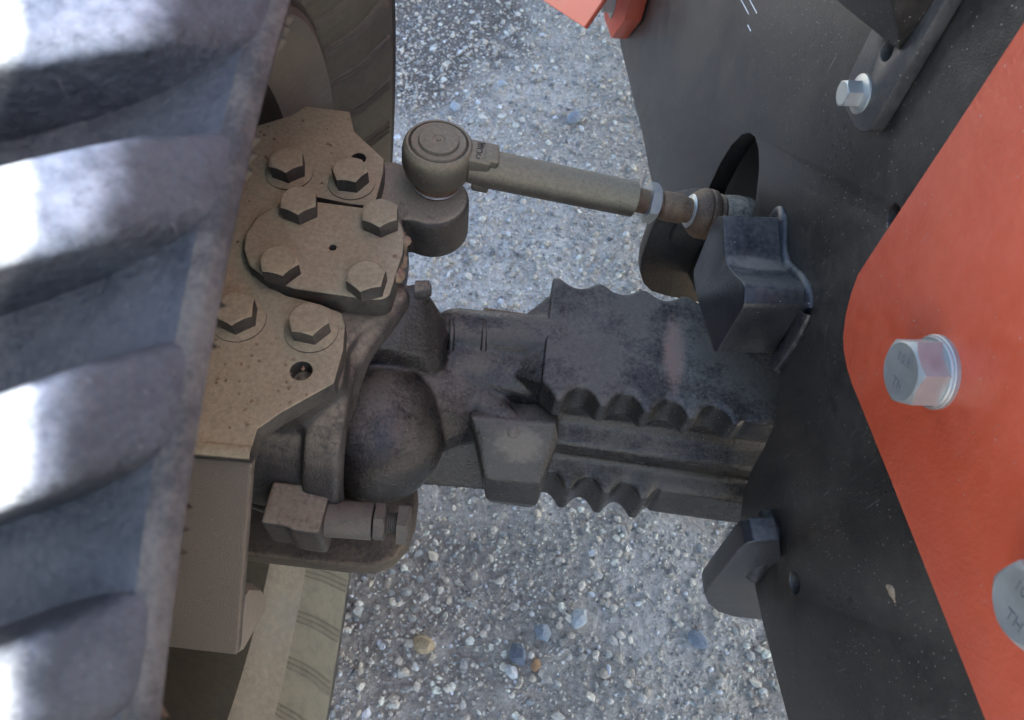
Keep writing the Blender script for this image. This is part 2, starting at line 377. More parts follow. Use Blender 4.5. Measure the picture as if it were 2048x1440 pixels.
big_stone(848, 1290, .0145, (.42, .32, .2), 'tan stone lying alone on the gravel below the stop bolt')
big_stone(1035, 1310, .015, (.15, .17, .2), 'dark blue grey stone on the gravel right of the tan stone')
big_stone(1070, 1332, .008, (.36, .22, .12), 'small rusty brown stone beside the dark blue grey stone')
big_stone(1395, 1280, .015, (.22, .25, .29), 'large blue grey stone on the gravel near the frame plate edge')
big_stone(1155, 1240, .014, (.40, .43, .44), 'pale grey stone in the middle of the lower gravel')
big_stone(1085, 1268, .0125, (.26, .29, .32), 'flat grey stone left of the pale grey stone')
big_stone(1022, 1345, .010, (.55, .56, .55), 'whitish stone just below the dark blue grey stone')
big_stone(910, 215, .013, (.40, .44, .46), 'pale rounded stone on the far ground near the tyre')
big_stone(1005, 168, .0105, (.42, .44, .45), 'small pale stone on the far ground above the tie rod')
big_stone(1150, 240, .018, (.24, .27, .30), 'blue grey stone on the far ground beyond the tie rod tube')

# ================================================================== WHEEL
YAW, CAMB = R_(-5.0), R_(4.9)
wc = Vector((-.146, .276, .493))
e1 = Vector((math.sin(YAW), math.cos(YAW), 0)); axh = Vector((math.cos(YAW), -math.sin(YAW), 0))
e2 = Vector((0, 0, 1))*math.cos(CAMB)+axh*math.sin(CAMB); ax = axh*math.cos(CAMB)-Vector((0, 0, 1))*math.sin(CAMB)
WM = Matrix(((e1.x, e2.x, ax.x, wc.x), (e1.y, e2.y, ax.y, wc.y), (e1.z, e2.z, ax.z, wc.z), (0, 0, 0, 1)))   # local z = axle axis (towards the machine)
wheel = thing('front_wheel', wc, 'large dusty black rubber wheel with chunky lugs along the left side', 'wheel')
def revolve(prof, seg=160):
    return lathe([(t, r) for t, r in prof], Vector((0, 0, 0)), Vector((0, 0, 1)), seg, closed=False)
tread = revolve([(-.335, .45), (-.325, .450), (-.26, .452), (-.165, .452), (-.09, .453), (-.065, .456), (-.045, .462), (-.028, .469), (-.0145, .4745)])
tyre = add('tyre', tread, M['rubber'], wheel, WM, smooth=60)
add('shoulder_edge', revolve([(-.0145, .4745), (-.0105, .4757), (-.007, .4755), (-.0035, .472), (-.006, .4632)]), M['shoulder'], wheel, WM, smooth=60)
side = revolve([(-.006, .4632), (-.010, .452), (-.020, .437), (-.028, .424), (-.037, .412), (-.047, .402), (-.057, .394), (-.064, .387), (-.070, .380)])
sw = add('sidewall', side, M['sidewall'], wheel, WM, smooth=60)
ow = revolve([(-.335, .44), (-.345, .40), (-.335, .36), (-.31, .34)])
add('outer_sidewall', ow, M['sidewall'], wheel, WM, smooth=60)
rimp = revolve([(-.066, .3835), (-.060, .380), (-.0585, .374), (-.064, .368), (-.072, .362), (-.078, .355), (-.092, .338), (-.100, .333)])
rim = add('rim_flange', rimp, M['rim'], wheel, WM, smooth=40)
add('rim_barrel', revolve([(-.100, .333), (-.14, .308), (-.215, .30), (-.225, .27), (-.218, .12), (-.23, .09), (-.23, .001)]), M['rim_in_shadow'], wheel, WM, smooth=40)
def lug_mesh(sign):
    bm = bmesh.new(); rows = []
    # stations: (offset z, top radius, half width at top, base radius, shift angle)
    st = [(-.165, .489, .0145, .440), (-.140, .4905, .015, .440), (-.12, .491, .015, .440), (-.085, .491, .0155, .440), (-.066, .4905, .016, .440), (-.050, .4885, .017, .444), (-.036, .486, .018, .448), (-.030, .483, .018, .450), (-.016, .479, .018, .456), (-.007, .4745, .017, .460)]
    for z, rt, hw, rb in st:
        zz = z if sign > 0 else -.33-z
        sh = (z+.15)*math.tan(R_(27))*1.0
        row = []
        for du, rr in ((-hw-.008, rb), (-hw-.002, rt-.006), (-hw+.002, rt-.0005), (0, rt), (hw-.002, rt-.0005), (hw+.002, rt-.006), (hw+.008, rb)):
            a = (sh*sign_t+du)/.48
            rr2 = rr+.0012*noise.noise((z*60, du*60, 1.))
            row.append(bm.verts.new((math.sin(a)*rr2, math.cos(a)*rr2, zz)))
        rows.append(row)
    for a, b in zip(rows[:-1], rows[1:]):
        for k in range(6):
            f = bm.faces.new((a[k], a[k+1], b[k+1], b[k])); f.material_index = 0 if k in (2, 3) and a is not rows[-2] and a is not rows[-3] and a is not rows[-4] and a is not rows[-5] else 1
    for r_ in (rows[0], rows[-1]): bm.faces.new(r_)
    return apply_mods(bm_mesh(bm), [BEV(.003, 2, 35)])
sign_t = 1
LI = lug_mesh(1); LO = lug_mesh(-1); NL = 38
for me in (LI, LO):
    me.materials.append(M['lug']); sm(me, 50)
LUG0 = .138
for k in range(NL):
    for me, ph in ((LI, 0), (LO, .5)):
        a = 2*math.pi*(k+ph)/NL+LUG0
        add('lug', me, None, tyre, Matrix.Rotation(-a, 4, 'Z'), local=True, smooth=0)
# fine triple moulding ribs on the sidewall
def ribs():
    bm = bmesh.new(); pr = [(-.0085, .454), (-.018, .439), (-.0265, .4255), (-.0355, .4135), (-.0455, .4035), (-.0555, .3955), (-.063, .388)]
    for k in range(40):
        for j in (-1, 0, 1):
            a = 2*math.pi*k/40+j*.017
            prev = None
            for t, r in pr:
                row = [bm.verts.new((math.sin(a+w)*(r-h*.64), math.cos(a+w)*(r-h*.64), t+h*.77)) for w, h in ((-.0040, -.0016), (0, .0026), (.0040, -.0016))]
                if prev:
                    for i in (0, 1): bm.faces.new((prev[i], prev[i+1], row[i+1], row[i]))
                prev = row
    return bm_mesh(bm)
o = add('moulding_rib', ribs(), M['sidewall'], sw, local=True, smooth=60); o['kind'] = 'stuff'

# ================================================================== STEERING KNUCKLE
KZ = .62
kn = thing('steering_knuckle', PZ(600, 640, .36), 'dust covered black cast steering knuckle with bolted top plate beside the tyre', 'steering knuckle')
Zv = Vector((0, 0, 1))
def polyz(px, z): return [PZ(x, y, z) for x, y in px]
# rough casting: deck under the cover, drum and ring round the ball
bm = bmesh.new()
def slab_into(bm, pts, ext):
    a = [bm.verts.new(p) for p in pts]; b = [bm.verts.new(Vector(p)+ext) for p in pts]; n = len(pts)
    fs = [bm.faces.new(a), bm.faces.new(b[::-1])]
    for i in range(n): fs.append(bm.faces.new((a[i], b[i], b[(i+1) % n], a[(i+1) % n])))
    bmesh.ops.recalc_face_normals(bm, faces=fs)
deck = [(470, 300), (640, 360), (760, 400), (803, 432), (816, 480), (812, 520), (800, 560), (790, 598), (770, 628), (720, 662), (694, 700), (688, 770), (600, 820), (420, 800), (400, 500)]
slab_into(bm, polyz(deck, .604), Vector((0, 0, -.038)))
RC = Vector((0, .326, .485))
lathe([(-.25, .095), (-.165, .100), (-.165, .108), (-.134, .110), (-.130, .106), (-.130, .094), (-.16, .090)], RC, Vector((1, 0, 0)), 56, 0, bm)
yp = resample([PZ(792, 600, .592), PZ(770, 640, .588), PZ(735, 675, .586), PZ(708, 715, .582), PZ(694, 765, .576), PZ(678, 820, .566)], .008)
for a_, b_ in zip(yp[:-1], yp[1:]): capsule(bm, a_, b_, .0135, .0135, 12)
cast = add('knuckle_casting', remesh(bm, .0028, 5), M['knuckle_dark'], kn, smooth=0)
# top plate (C shaped) with two open holes
tp = [(300, 170), (420, 186), (530, 201), (700, 223), (708, 262), (768, 318), (766, 345), (752, 398), (742, 412), (700, 407), (632, 393), (575, 405), (520, 440), (500, 480), (498, 520), (520, 560), (570, 590), (640, 608), (683, 626), (690, 650), (686, 700), (668, 766), (560, 826), (514, 858), (501, 903), (440, 897), (330, 886), (250, 880)]
cut = [cyl_cut(PZ(717, 316, KZ), Zv, .0072, .2), cyl_cut(PZ(602, 741, KZ), Zv, .0088, .2)]
tpl = add('top_plate', prism(polyz(tp, KZ), Vector((0, 0, -.020)), .0025, 3, cut), M['knuckle'], kn)
# cover plate
cv = [(557, 405), (513, 431), (490, 465), (486, 498), (498, 530), (531, 556), (587, 576), (740, 598), (765, 598), (780, 589), (793, 543), (806, 505), (809, 470), (803, 447), (790, 432), (730, 414), (640, 402), (600, 398)]
CZ = .634
cvp = add('cover_plate', prism(polyz(cv, CZ), Vector((0, 0, -.026)), .003, 3, [cyl_cut(PZ(665, 493, CZ), Zv, .003, .03, 16)]), M['knuckle'], kn)
HX = hex_mesh(.030, .0155); HX.materials.append(M['knuckle']); sm(HX, 25)
FL = lathe([(0, .0225), (.0022, .0222), (.0045, .0175), (.005, .010)], seg=40); FL.materials.append(M['knuckle']); sm(FL, 40)
for i, (x, y) in enumerate([(601, 421), (763, 446), (563, 540), (735, 571)]):
    p = PZ(x, y, CZ); add('bolt', HX, None, cvp, orient(p-Vector((0, 0, .0005)), (.02*(-1)**i, .01, 1), (.3, .12, .5, .95)[i]), smooth=0)
for i, (x, y) in enumerate([(579, 346), (703, 366), (478, 640), (623, 661)]):
    p = PZ(x, y, KZ); b_ = add('bolt', HX, None, kn, orient(p+Vector((0, 0, .0035)), (0, 0, 1), (.25, .55, .2, .45)[i]), smooth=0)
    add('washer', FL, None, b_, Matrix.Translation((0, 0, -.0045)), local=True, smooth=0)
# mud lumps on the cover edge
bm = bmesh.new()
for k in range(60):
    x = random.gauss(797, 8); y = random.uniform(470, 560); p = PZ(x-(y-500)*.12, y, CZ-.004-random.random()*.012); ball(bm, p, (random.uniform(.002, .0055),)*2+(random.uniform(.002, .006),))
add('mud', remesh(bm, .0013, 2), M['mud'], cvp, smooth=0)
bm = bmesh.new()
for k in range(240):
    x = random.uniform(420, 800); y = random.uniform(240, 860); s = random.uniform(.0006, .0016)*(1 if random.random() < .9 else 1.7)
    p = PZ(x, y, KZ)
    inside = (x < 505 or y > 640 or y < 380) and x < 690-(max(0, y-640))*.25 and (y < 820 or x < 520) and not (y < 380 and x > 690)
    if inside: box(bm, p+Vector((0, 0, s*.3)), (s*1.6, s*1.3, s), Matrix.Rotation(random.random()*6, 3, 'Z'))
o = add('dirt_crumb', bm_mesh(bm), M['mud'], tpl, smooth=0); o['kind'] = 'stuff'
# sloping front plate with returned edge
A, B = PZ(503, 920, .612), PZ(385, 905, .612); Cc_, Dd = PZ(474, 1312, .47), PZ(345, 1297, .47)
nrm = (B-A).cross(Cc_-A).normalized(); nrm = nrm if nrm.z > 0 else -nrm
add('front_plate', prism([A, B+(B-A)*.6, Dd+(Dd-Cc_)*.6, Cc_], -nrm*.011, .0025, 3), M['sloped'], kn)
bend = tube(resample([PZ(505, 908, .615), PZ(380, 897, .615), PZ(300, 890, .615)], .01), .007, 14)
add('bend', bend, M['knuckle'], kn, smooth=60)
pt = [PZ(x, y, z) for x, y, z in ((474, 1308, .466), (492, 1190, .50), (497, 1178, .49), (522, 1180, .455), (535, 1200, .445), (531, 1222, .44), (487, 1300, .455))]
add('return_flange', prism(pt, Vector((-.012, .006, -.004)), .001, 1), M['rim'], kn)
# steering stop: lug, sleeve, nut, bolt
sa, sb = PZ(545, 1032, .505), PZ(806, 1050, .505); sdv = (sb-sa).normalized()
bm = bmesh.new()
box(bm, PZ(600, 1030, .500), (.052, .040, .050)); box(bm, PZ(632, 1036, .498), (.026, .046, .056))
add('stop_lug', remesh(bm, .0022, 12), M['knuckle_dark'], kn, smooth=0)
st0 = PZ(650, 1036, .505)
add('stop_sleeve', lathe([(0, .0165), (.041, .0165), (.0425, .0155), (.043, .007)], st0, sdv, 32), M['zinc2'], kn)
nutm = hex_mesh(.030, .010); nutm.materials.append(M['zinc2']); sm(nutm, 25)
add('lock_nut', nutm, None, kn, orient(PZ(751, 1043, .505), sdv, .2), smooth=0)
def thread(A, d, r, L, pitch, depth):
    pr = []; n = int(L/pitch)
    for k in range(n): pr += [(k*pitch, r-depth), (k*pitch+pitch*.5, r)]
    pr.append((n*pitch, r-depth)); return lathe(pr, A, d, 20)
add('stop_thread', thread(PZ(762, 1045, .505), sdv, .0095, .0215, .0018, .0012), M['zinc2'], kn, smooth=20)
hb = hex_mesh(.033, .010); hb.materials.append(M['zinc2']); sm(hb, 25)
add('stop_bolt_head', hb, None, kn, orient(PZ(797, 1048, .505), sdv, .4), smooth=0)
# lower yoke arm
la = [(430, 1010), (500, 960), (640, 940), (830, 935), (836, 990), (830, 1040), (815, 1085), (785, 1120), (745, 1135), (690, 1132), (500, 1110), (420, 1100)]
add('lower_arm', prism(polyz(la, .365), Vector((0, 0, -.03)), .006, 3), M['brown_steel'], kn)
rs = [PZ(752, 985, .376), PZ(757, 930, .376)]
add('arm_rib', tube(resample([PZ(748, 1010, .367), PZ(765, 930, .367)], .01), .004, 8), M['brown_steel'], kn)
add('cable', tube(resample([PZ(500, 1010, .43), PZ(545, 1028, .44)], .004), .0025, 8), M['rim'], kn)
# steering arm
bm = bmesh.new()
lathe([(-.056, .032), (-.049, .037), (-.005, .037), (0, .034)], PZ(864, 392, .600), Zv, 40, 0, bm)
slab_into(bm, polyz([(690, 325), (790, 322), (830, 338), (880, 362), (900, 400), (862, 440), (800, 440), (690, 420)], .599), Vector((0, 0, -.05)))
sa_ = add('steering_arm', remesh(bm, .0022, 4), M['arm'], kn, smooth=0)
add('arm_stud', lathe([(0, .013), (-.012, .012), (-.015, .008)], PZ(864, 392, .600)-Vector((0, 0, .054)), Zv, 20), M['knuckle_dark'], sa_)

# ================================================================== AXLE HOUSING
axl = thing('axle_housing', (.10, .43, .28), 'black cast axle housing with scalloped flange edges running to the frame', 'axle')
def notch(t):        # round bottomed cut, broad round crests
    u = abs((t % 1.)-.5)/.42
    return (1-u*u)**1.1 if u < 1 else 0.
def beam():
    bm = bmesh.new(); rows = []
    X0, X1, n = .031, .34, 172
    for i in range(n+1):
        x = X0+(X1-X0)*i/n
        e = 1. if x < .225 else max(0., 1-(x-.225)/.012)
        ph = 2*math.pi*(x-.050)/.0435
        sf = .017*notch((x-.050)/.0435)*e+.004*(1-e)    # front notch depth
        bk = .010*notch((x-.036)/.0465)*e+.012*(1-e)
        lf = .017*notch((x-.040)/.0435)*(1. if x < .19 else 0)+(.012 if x >= .19 else 0)
        zt = .520
        L = min(1., max(0., (x-X0)/.018)); L = L*L*(3-2*L)      # ledges fade in behind the pad arm
        pts = [(.430, zt), (.362+sf+.004, zt), (.358+sf, zt-.003), (.357+sf, zt-.034), (.362+sf*.6, zt-.042),
               (.384, .468), (.386, .440), (.384-.004*L, .428), (.378-.016*L, .422), (.377-.018*L, .416), (.380-.014*L, .408), (.384-.014*L, .385), (.386-.012*L, .367), (.37, .360),
               (.345+lf, .357), (.338+lf, .353), (.337+lf, .292), (.342+lf, .283), (.43, .280),
               (.515, .292), (.520, .300), (.520, .353), (.49, .362), (.478, .375), (.478, .46), (.492, .480), (.505-bk, .486), (.507-bk, .516), (.503-bk, zt)]
        rows.append([bm.verts.new((x, y, z)) for y, z in pts])
    m_ = len(rows[0])
    for a, b in zip(rows[:-1], rows[1:]):
        for k in range(m_): bm.faces.new((a[k], a[(k+1) % m_], b[(k+1) % m_], b[k]))
    bm.faces.new(rows[0]); bm.faces.new(rows[-1])
    return bm
pc = PZ(1348, 705, .52)
M['axle2'] = mat('axle_paint_worn', (.020, .0185, .018), .25, 0, (.25, .215, .165), .60, .035, .45, 1., 70, .45, 300, specks=.06, scratch=.12, spec=.45,
                 patches=[(tuple(pc), (.013, .050, .012), (.34, .19, .135), .95), (tuple(PZ(1180, 640, .52)), (.03, .03, .02), (.16, .14, .115), .5), (tuple(PZ(870, 640, .53)), (.02, .012, .03), (.20, .17, .11), .7), (tuple(PZ(708, 950, .42)), (.025, .03, .03), (.16, .08, .04), .8),
                          (tuple(PZ(800, 870, .50)), (.02, .02, .03), (.15, .13, .11), .6), (tuple(PZ(1040, 890, .46)), (.03, .02, .03), (.20, .17, .13), .6)])
bm = beam()
bmesh.ops.recalc_face_normals(bm, faces=bm.faces)
add('flange_beam', remesh(bm, .0018, 8, .5), M['axle2'], axl, smooth=0)
def hull(bm, pts):
    vs = [bm.verts.new(p) for p in pts]; r = bmesh.ops.convex_hull(bm, input=vs)
bm = bmesh.new()
# transition wedge from the flange pad down to the neck
hull(bm, [(.044, .368, .518), (.044, .500, .518), (.044, .500, .46), (.044, .38, .44), (.002, .392, .494), (-.004, .458, .492), (0, .455, .42), (0, .40, .42)])
capsule(bm, (-.10, .385, .445), (.045, .425, .415), .062, .050)
capsule(bm, (-.062, .434, .494), (.044, .440, .500), .026, .022)      # ridge along the top
capsule(bm, (-.066, .410, .472), (.040, .405, .468), .034, .028)
ball(bm, (-.122, .332, .450), (.066, .074, .080))
capsule(bm, (-.10, .375, .435), (-.03, .395, .43), .052, .045)
hull(bm, [PZ(735, 560, .59), PZ(845, 568, .59), PZ(872, 612, .565), PZ(892, 640, .54), PZ(880, 700, .525), PZ(850, 712, .53), PZ(790, 700, .545), PZ(720, 690, .555), (-.16, .42, .48), (-.06, .42, .45), (-.06, .37, .45), (-.15, .36, .48)])
hull(bm, [(-.10, .31, .365), (-.01, .32, .355), (-.09, .42, .35), (0, .42, .35), (-.10, .36, .44), (-.01, .36, .44)])
capsule(bm, (-.03, .375, .46), (.01, .35, .462), .022, .015)
capsule(bm, (-.112, .352, .45), (-.05, .385, .44), .058, .045)
add('neck_casting', remesh(bm, .0022, 5, .6), M['axle2'], axl, smooth=0)
bm = bmesh.new()
hull(bm, [PZ(940, 834, .480), PZ(1112, 848, .478), PZ(1118, 880, .46), PZ(966, 868, .468), PZ(968, 958, .425), PZ(1080, 968, .42), PZ(972, 1000, .380), PZ(1074, 1012, .380), (-.026, .375, .36), (.05, .38, .36), (-.045, .385, .45), (.055, .39, .46), (-.004, .315, .335), (.045, .315, .335)])
pad = apply_mods(bm_mesh(bm), [('REMESH', dict(mode='VOXEL', voxel_size=.0019, use_smooth_shade=True)), ('SMOOTH', dict(factor=.5, iterations=14))])
add('mounting_pad', pad, M['axle2'], axl, smooth=0)
# trunnion rib lines on the neck casting and the plug seen behind the ring
for px in (905, 970):
    add('parting_rib', tube(resample([PZ(px-2, 640, .518), PZ(px-1, 665, .517), PZ(px-3, 700, .505)], .004), .0032, 8, .1), M['axle2'], axl, smooth=50)
add('plug', lathe([(0, .009), (.012, .009), (.012, .006), (.014, .006)], PZ(832, 580, .585), Vector((1, .1, .1)), 12), M['knuckle_dark'], axl)
add('rear_tube', lathe([(0, .02), (.09, .02)], Vector((-.04, .485, .44)), Vector((1, 0, 0)), 24), M['rust'], axl)

# ================================================================== TIE ROD
T0 = PZ(880, 318, .635); T1 = PZ(1405, 427, .585)
td = (T1-T0).normalized()
tr = thing('tie_rod', T0-Vector((0, 0, .05)), 'dusty steel tie rod with ball joint ends and zinc lock nut', 'tie rod')
def tpos(px):   # distance along the rod at which it shows at pixel column px
    best = min(range(0, 500), key=lambda k: abs((lambda v: 1024+FPX*v.dot(RT)/v.dot(FW))(T0+td*(k/1000)-CP)-px)); return best/1000
bn = (Zv+Vector((.05, .02, 0))).normalized()
hc = PZ(876, 310, .638)
hs = lathe([(-.027, .023), (-.0245, .0275), (-.018, .032), (-.008, .0345), (.006, .0345), (.013, .033), (.0165, .0305), (.0165, .0285), (.014, .0275), (.010, .0275)], hc, bn, 48)
hs_ = add('ball_housing', hs, M['rod'], tr, smooth=50)
cap = lathe([(.008, .0278), (.0145, .0272), (.0175, .0255), (.0178, .0215), (.0165, .0195), (.0195, .0185), (.0205, .0165), (.0203, .006), (.0193, .005), (.0192, .0025), (.0203, .002), (.0205, 0)], hc, bn, 48)
add('cap', cap, M['rod'], hs_, smooth=40)
add('seal_ring', lathe([(-.045, .0205), (-.037, .0235), (-.031, .0245), (-.025, .022)], hc, bn, 40), M['rust'], hs_, smooth=60)
add('seal_clip', lathe([(-.0360, .0242), (-.0345, .0252), (-.0330, .0242)], hc, bn, 40), M['zinc'], hs_, smooth=60)
S0 = T0+td*.02
t_end = tpos(1266)
add('shaft', lathe([(.008, .0165), (.03, .0185), (.05, .0185), (t_end-.02, .0180), (t_end-.0215, .0172), (t_end-.0215, .012)], S0, td, 40), M['rod'], tr, smooth=40)
def local_box(c, sx, sy, sz, up=bn):
    zx = td; zy = up.cross(td).normalized(); zz = zx.cross(zy)
    bm = bmesh.new(); box(bm, (0, 0, 0), (sx, sy, sz)); me = apply_mods(bm_mesh(bm), [BEV(.0025, 3)])
    return me, Matrix(((zx.x, zy.x, zz.x, c.x), (zx.y, zy.y, zz.y, c.y), (zx.z, zy.z, zz.z, c.z), (0, 0, 0, 1)))
me, mw = local_box(T0+td*(tpos(978))+bn*.0115, .0145, .025, .022); add('clamp_pad', me, M['rod'], tr, mw)
me, mw = local_box(T0+td*(tpos(955))+bn*.0085, .022, .030, .024); add('neck', me, M['rod'], tr, mw)
me, mw = local_box(T0+td*(tpos(965))-bn*.014-Vector((0, .006, 0)), .017, .016, .012); add('lower_tab', me, M['rod'], tr, mw)
zz = bn; xx = Vector((-.1, -1, 0)); xx = (xx-zz*xx.dot(zz)).normalized(); yy = zz.cross(xx)
tc = T0+td*tpos(956)+bn*.0206
add('lettering', text_mesh('MOIR', .0098, .0004), M['text'], tr, Matrix(((-xx.x, -yy.x, zz.x, tc.x), (-xx.y, -yy.y, zz.y, tc.y), (-xx.z, -yy.z, zz.z, tc.z), (0, 0, 0, 1))), smooth=0)
ta = tpos(1262)
add('threaded_rod', thread(T0+td*ta, td, .0125, tpos(1335)-ta, .0016, .0008), M['rust'], tr, smooth=20)
nut = hex_mesh(.036, .011); nut.materials.append(M['zinc']); sm(nut, 25)
add('lock_nut', nut, None, tr, orient(T0+td*tpos(1292), td, .25), smooth=0)
a = tpos(1320); b_ = tpos(1382)
add('ball_stem', lathe([(0, .0115), (.001, .0135), (.004, .0150), (b_-a-.012, .0150), (b_-a-.006, .0128), (b_-a, .0128)], T0+td*a, td, 32), M['rust'], tr, smooth=40)
add('stem_clip', lathe([(0, .0165), (.0012, .0175), (.0024, .0165)], T0+td*(tpos(1377)), td, 32), M['zinc'], tr, smooth=60)
a = tpos(1382)
add('boot', lathe([(-.002, .014), (.001, .0205), (.006, .0245), (.011, .0262), (.0135, .0255), (.0145, .0245), (.016, .0262), (.021, .0258), (.0235, .0225), (.026, .022), (.028, .0235), (.031, .0215)], T0+td*a, td, 40), M['rust'], tr, smooth=50)
add('inner_joint', lathe([(.028, .020), (.034, .0235), (.045, .0255), (.060, .0255), (.066, .023), (.12, .021)], T0+td*a, td, 40), M['knuckle_dark'], tr, smooth=50)

# ================================================================== FRAME PLATE
PA = R_(8.5); PN = Vector((-math.cos(PA), -math.sin(PA), 0)); PY = Vector((-math.sin(PA), math.cos(PA), 0)); P0 = Vector((.25, .30, 0))
def PF(x, y, off=0.): return PP(x, y, P0+PN*off, PN)
def SZ(s, z, off=0.): return P0+PN*off+PY*s+Zv*z
fr = thing('frame_plate', SZ(.2, .32, 0), 'big black painted steel frame plate with oblong hole and welded stops', 'frame')
fp = [PF(x, y) for x, y in [(1215, -120), (1240, 90), (1262, 180), (1270, 215), (1283, 262), (1302, 360), (1345, 470), (1392, 590)]]
fp += [SZ(.25, .50), SZ(.21, .57), SZ(.15, .602)]
fp += [PF(x, y) for x, y in [(1560, 733), (1555, 800), (1546, 850), (1528, 893), (1500, 943), (1485, 995), (1478, 1055), (1498, 1120), (1523, 1240), (1575, 1440), (1610, 1580)]]
fp += [SZ(-.40, .46), SZ(-.40, 1.20), SZ(2.2, 1.20), SZ(2.2, .30)]
hole = [PF(x, y) for x, y in [(1405, 410), (1420, 370), (1440, 327), (1462, 291), (1483, 270), (1498, 266), (1509, 274), (1516, 300), (1517, 340), (1511, 395), (1500, 450), (1480, 490), (1440, 495), (1405, 450)]]
def cutter_poly(pts, d, l):
    return prism([p-d*(l/2) for p in pts], d*l, 0)
cuts = [cutter_poly(hole, PN, .2), cyl_cut(PF(1588, 1165), PN, .0095, .2), cyl_cut(PF(1786, 432), PN, .008, .2)]
add('side_plate', prism(fp, -PN*.022, .0015, 2, cuts), M['frame'], fr)
add('back_plate', prism([SZ(-.3, .50, -.045), SZ(-.3, 1.1, -.045), SZ(1.8, 1.1, -.045), SZ(1.8, .40, -.045), SZ(.30, .45, -.045), SZ(.2, .62, -.045), SZ(.06, .62, -.045), SZ(-.02, .50, -.045)], -PN*.01, 0), M['frame'], fr)
def flat(me):      # press a bead flat against the plate
    for v in me.vertices:
        h = (v.co-P0).dot(PN); v.co -= PN*(h*.4)
    return me
# welded stop block
BL = .056
capx = [(1446, 431), (1434, 433), (1420, 455), (1387, 538), (1386, 552), (1394, 598), (1427, 704), (1432, 704), (1484, 618), (1488, 606), (1489, 574), (1483, 562), (1466, 547), (1455, 533), (1449, 510)]
blk = add('stop_block', prism([PF(x, y, BL) for x, y in capx], -PN*(BL+.002), .0016, 2), M['block'], fr)
wp = [PF(x, y, .002) for x, y in [(1545, 438), (1552, 425), (1560, 418), (1564, 440), (1562, 503), (1570, 538), (1602, 566), (1615, 592), (1616, 612), (1602, 645), (1578, 688), (1550, 728)]]
add('weld_bead', flat(tube(resample(wp, .004), lambda t: (.0088 if t > .12 else .0060)*(1+.05*math.sin(t*170)), 12, .05)), M['block'], blk, smooth=70)
# lower ear
EY = -PY
lp = PF(1520, 1150)
def PE(x, y, p): return PP(x, y, p, EY)
ef = [(1409, 1190), (1412, 1180), (1445, 1138), (1478, 1098), (1490, 1088), (1510, 1083), (1560, 1080), (1575, 1240), (1520, 1240), (1467, 1234), (1435, 1224), (1416, 1208)]
ear = add('lower_ear', prism([PE(x, y, lp) for x, y in ef], PY*.021, .002, 3), M['block'], fr)
add('weld_bead', tube(resample([PF(1508, 1150, .004), PF(1522, 1118, .007), PF(1538, 1094, .008), PF(1545, 1074, .008), PF(1541, 1056, .006), PF(1534, 1034, .002)], .004), .0085, 12, .06), M['block'], ear, smooth=70)
# upper ear behind the rod
up_ = PF(1395, 560)+PY*.03
uf = [(1322, 415), (1300, 465), (1283, 515), (1280, 545), (1287, 568), (1302, 583), (1330, 592), (1420, 610), (1470, 430), (1400, 400)]
ue = add('upper_ear', prism([PE(x, y, up_) for x, y in uf], PY*.02, .002, 2), M['brown_steel'], fr)
pe0 = PE(1392, 470, up_)
add('joint_eye', prism([PE(x, y, up_-PY*.012) for x, y in [(1340, 488), (1360, 440), (1420, 430), (1430, 480), (1390, 498)]], PY*.014, .003, 2), M['brown_steel'], ue)
# paint scratches near the top
for a, b_ in (((1480, -4), (1497, 28)), ((1496, -6), (1513, 26)), ((1495, 50), (1501, 62))):
    p, q = PF(*a, .0004), PF(*b_, .0004); d = (q-p).normalized(); sd_ = d.cross(PN)*.0006
    add('paint_scratch', prism([p-sd_, p+sd_, q+sd_, q-sd_], -PN*.0006, 0), M['white'], fr, smooth=0)
bm = bmesh.new()
q = PF(1783, 1185, .0)
for dx, dy, r in ((0, 0, .004), (1, 6, .003), (-2, -5, .0028), (2, 14, .0018), (3, 20, .0013), (-4, -8, .0018)):
    p = PF(1783+dx*2, 1182+dy, 0); v = bmesh.ops.create_icosphere(bm, subdivisions=2, radius=r)['verts']
    bmesh.ops.transform(bm, matrix=Matrix.Translation(p) @ PN.to_track_quat('Z', 'Y').to_matrix().to_4x4() @ Matrix.Diagonal((1, 1, .25, 1)), verts=v)
add('mud_fleck', bm_mesh(bm), M['mud'], fr)

# ================================================================== ORANGE PANEL
OF = .008
op = thing('bolted_cover', PF(1985, 1300, OF), 'glossy orange painted steel panel bolted over the black frame plate', 'cover')
opx = [(2048, 41), (1892, 280), (1801, 417), (1735, 517), (1714, 550), (1700, 590), (1690, 630), (1685, 672), (1686, 700), (1693, 738), (1704, 772), (1719, 808), (1776, 950), (1969, 1440), (2020, 1570)]
o0 = PF(2048, 41, OF); o1 = PF(1892, 280, OF)
pts = [o0+(o0-o1)*1.2]+[PF(x, y, OF) for x, y in opx]+[SZ(-.38, .62, OF), SZ(-.38, 1.08, OF)]
add('cover_sheet', prism(pts, -PN*(OF-.0006), .0012, 2), M['orange'], op)
BH = hex_mesh(.0365, .0175, dish=.0003); BH.materials.append(M['zinc']); sm(BH, 25)
WA = lathe([(0, .0222), (.0025, .0222), (.003, .0217), (.003, .0212), (.0042, .0212), (.0048, .0207), (.0048, .012)], seg=48); WA.materials.append(M['zinc']); sm(WA, 40)
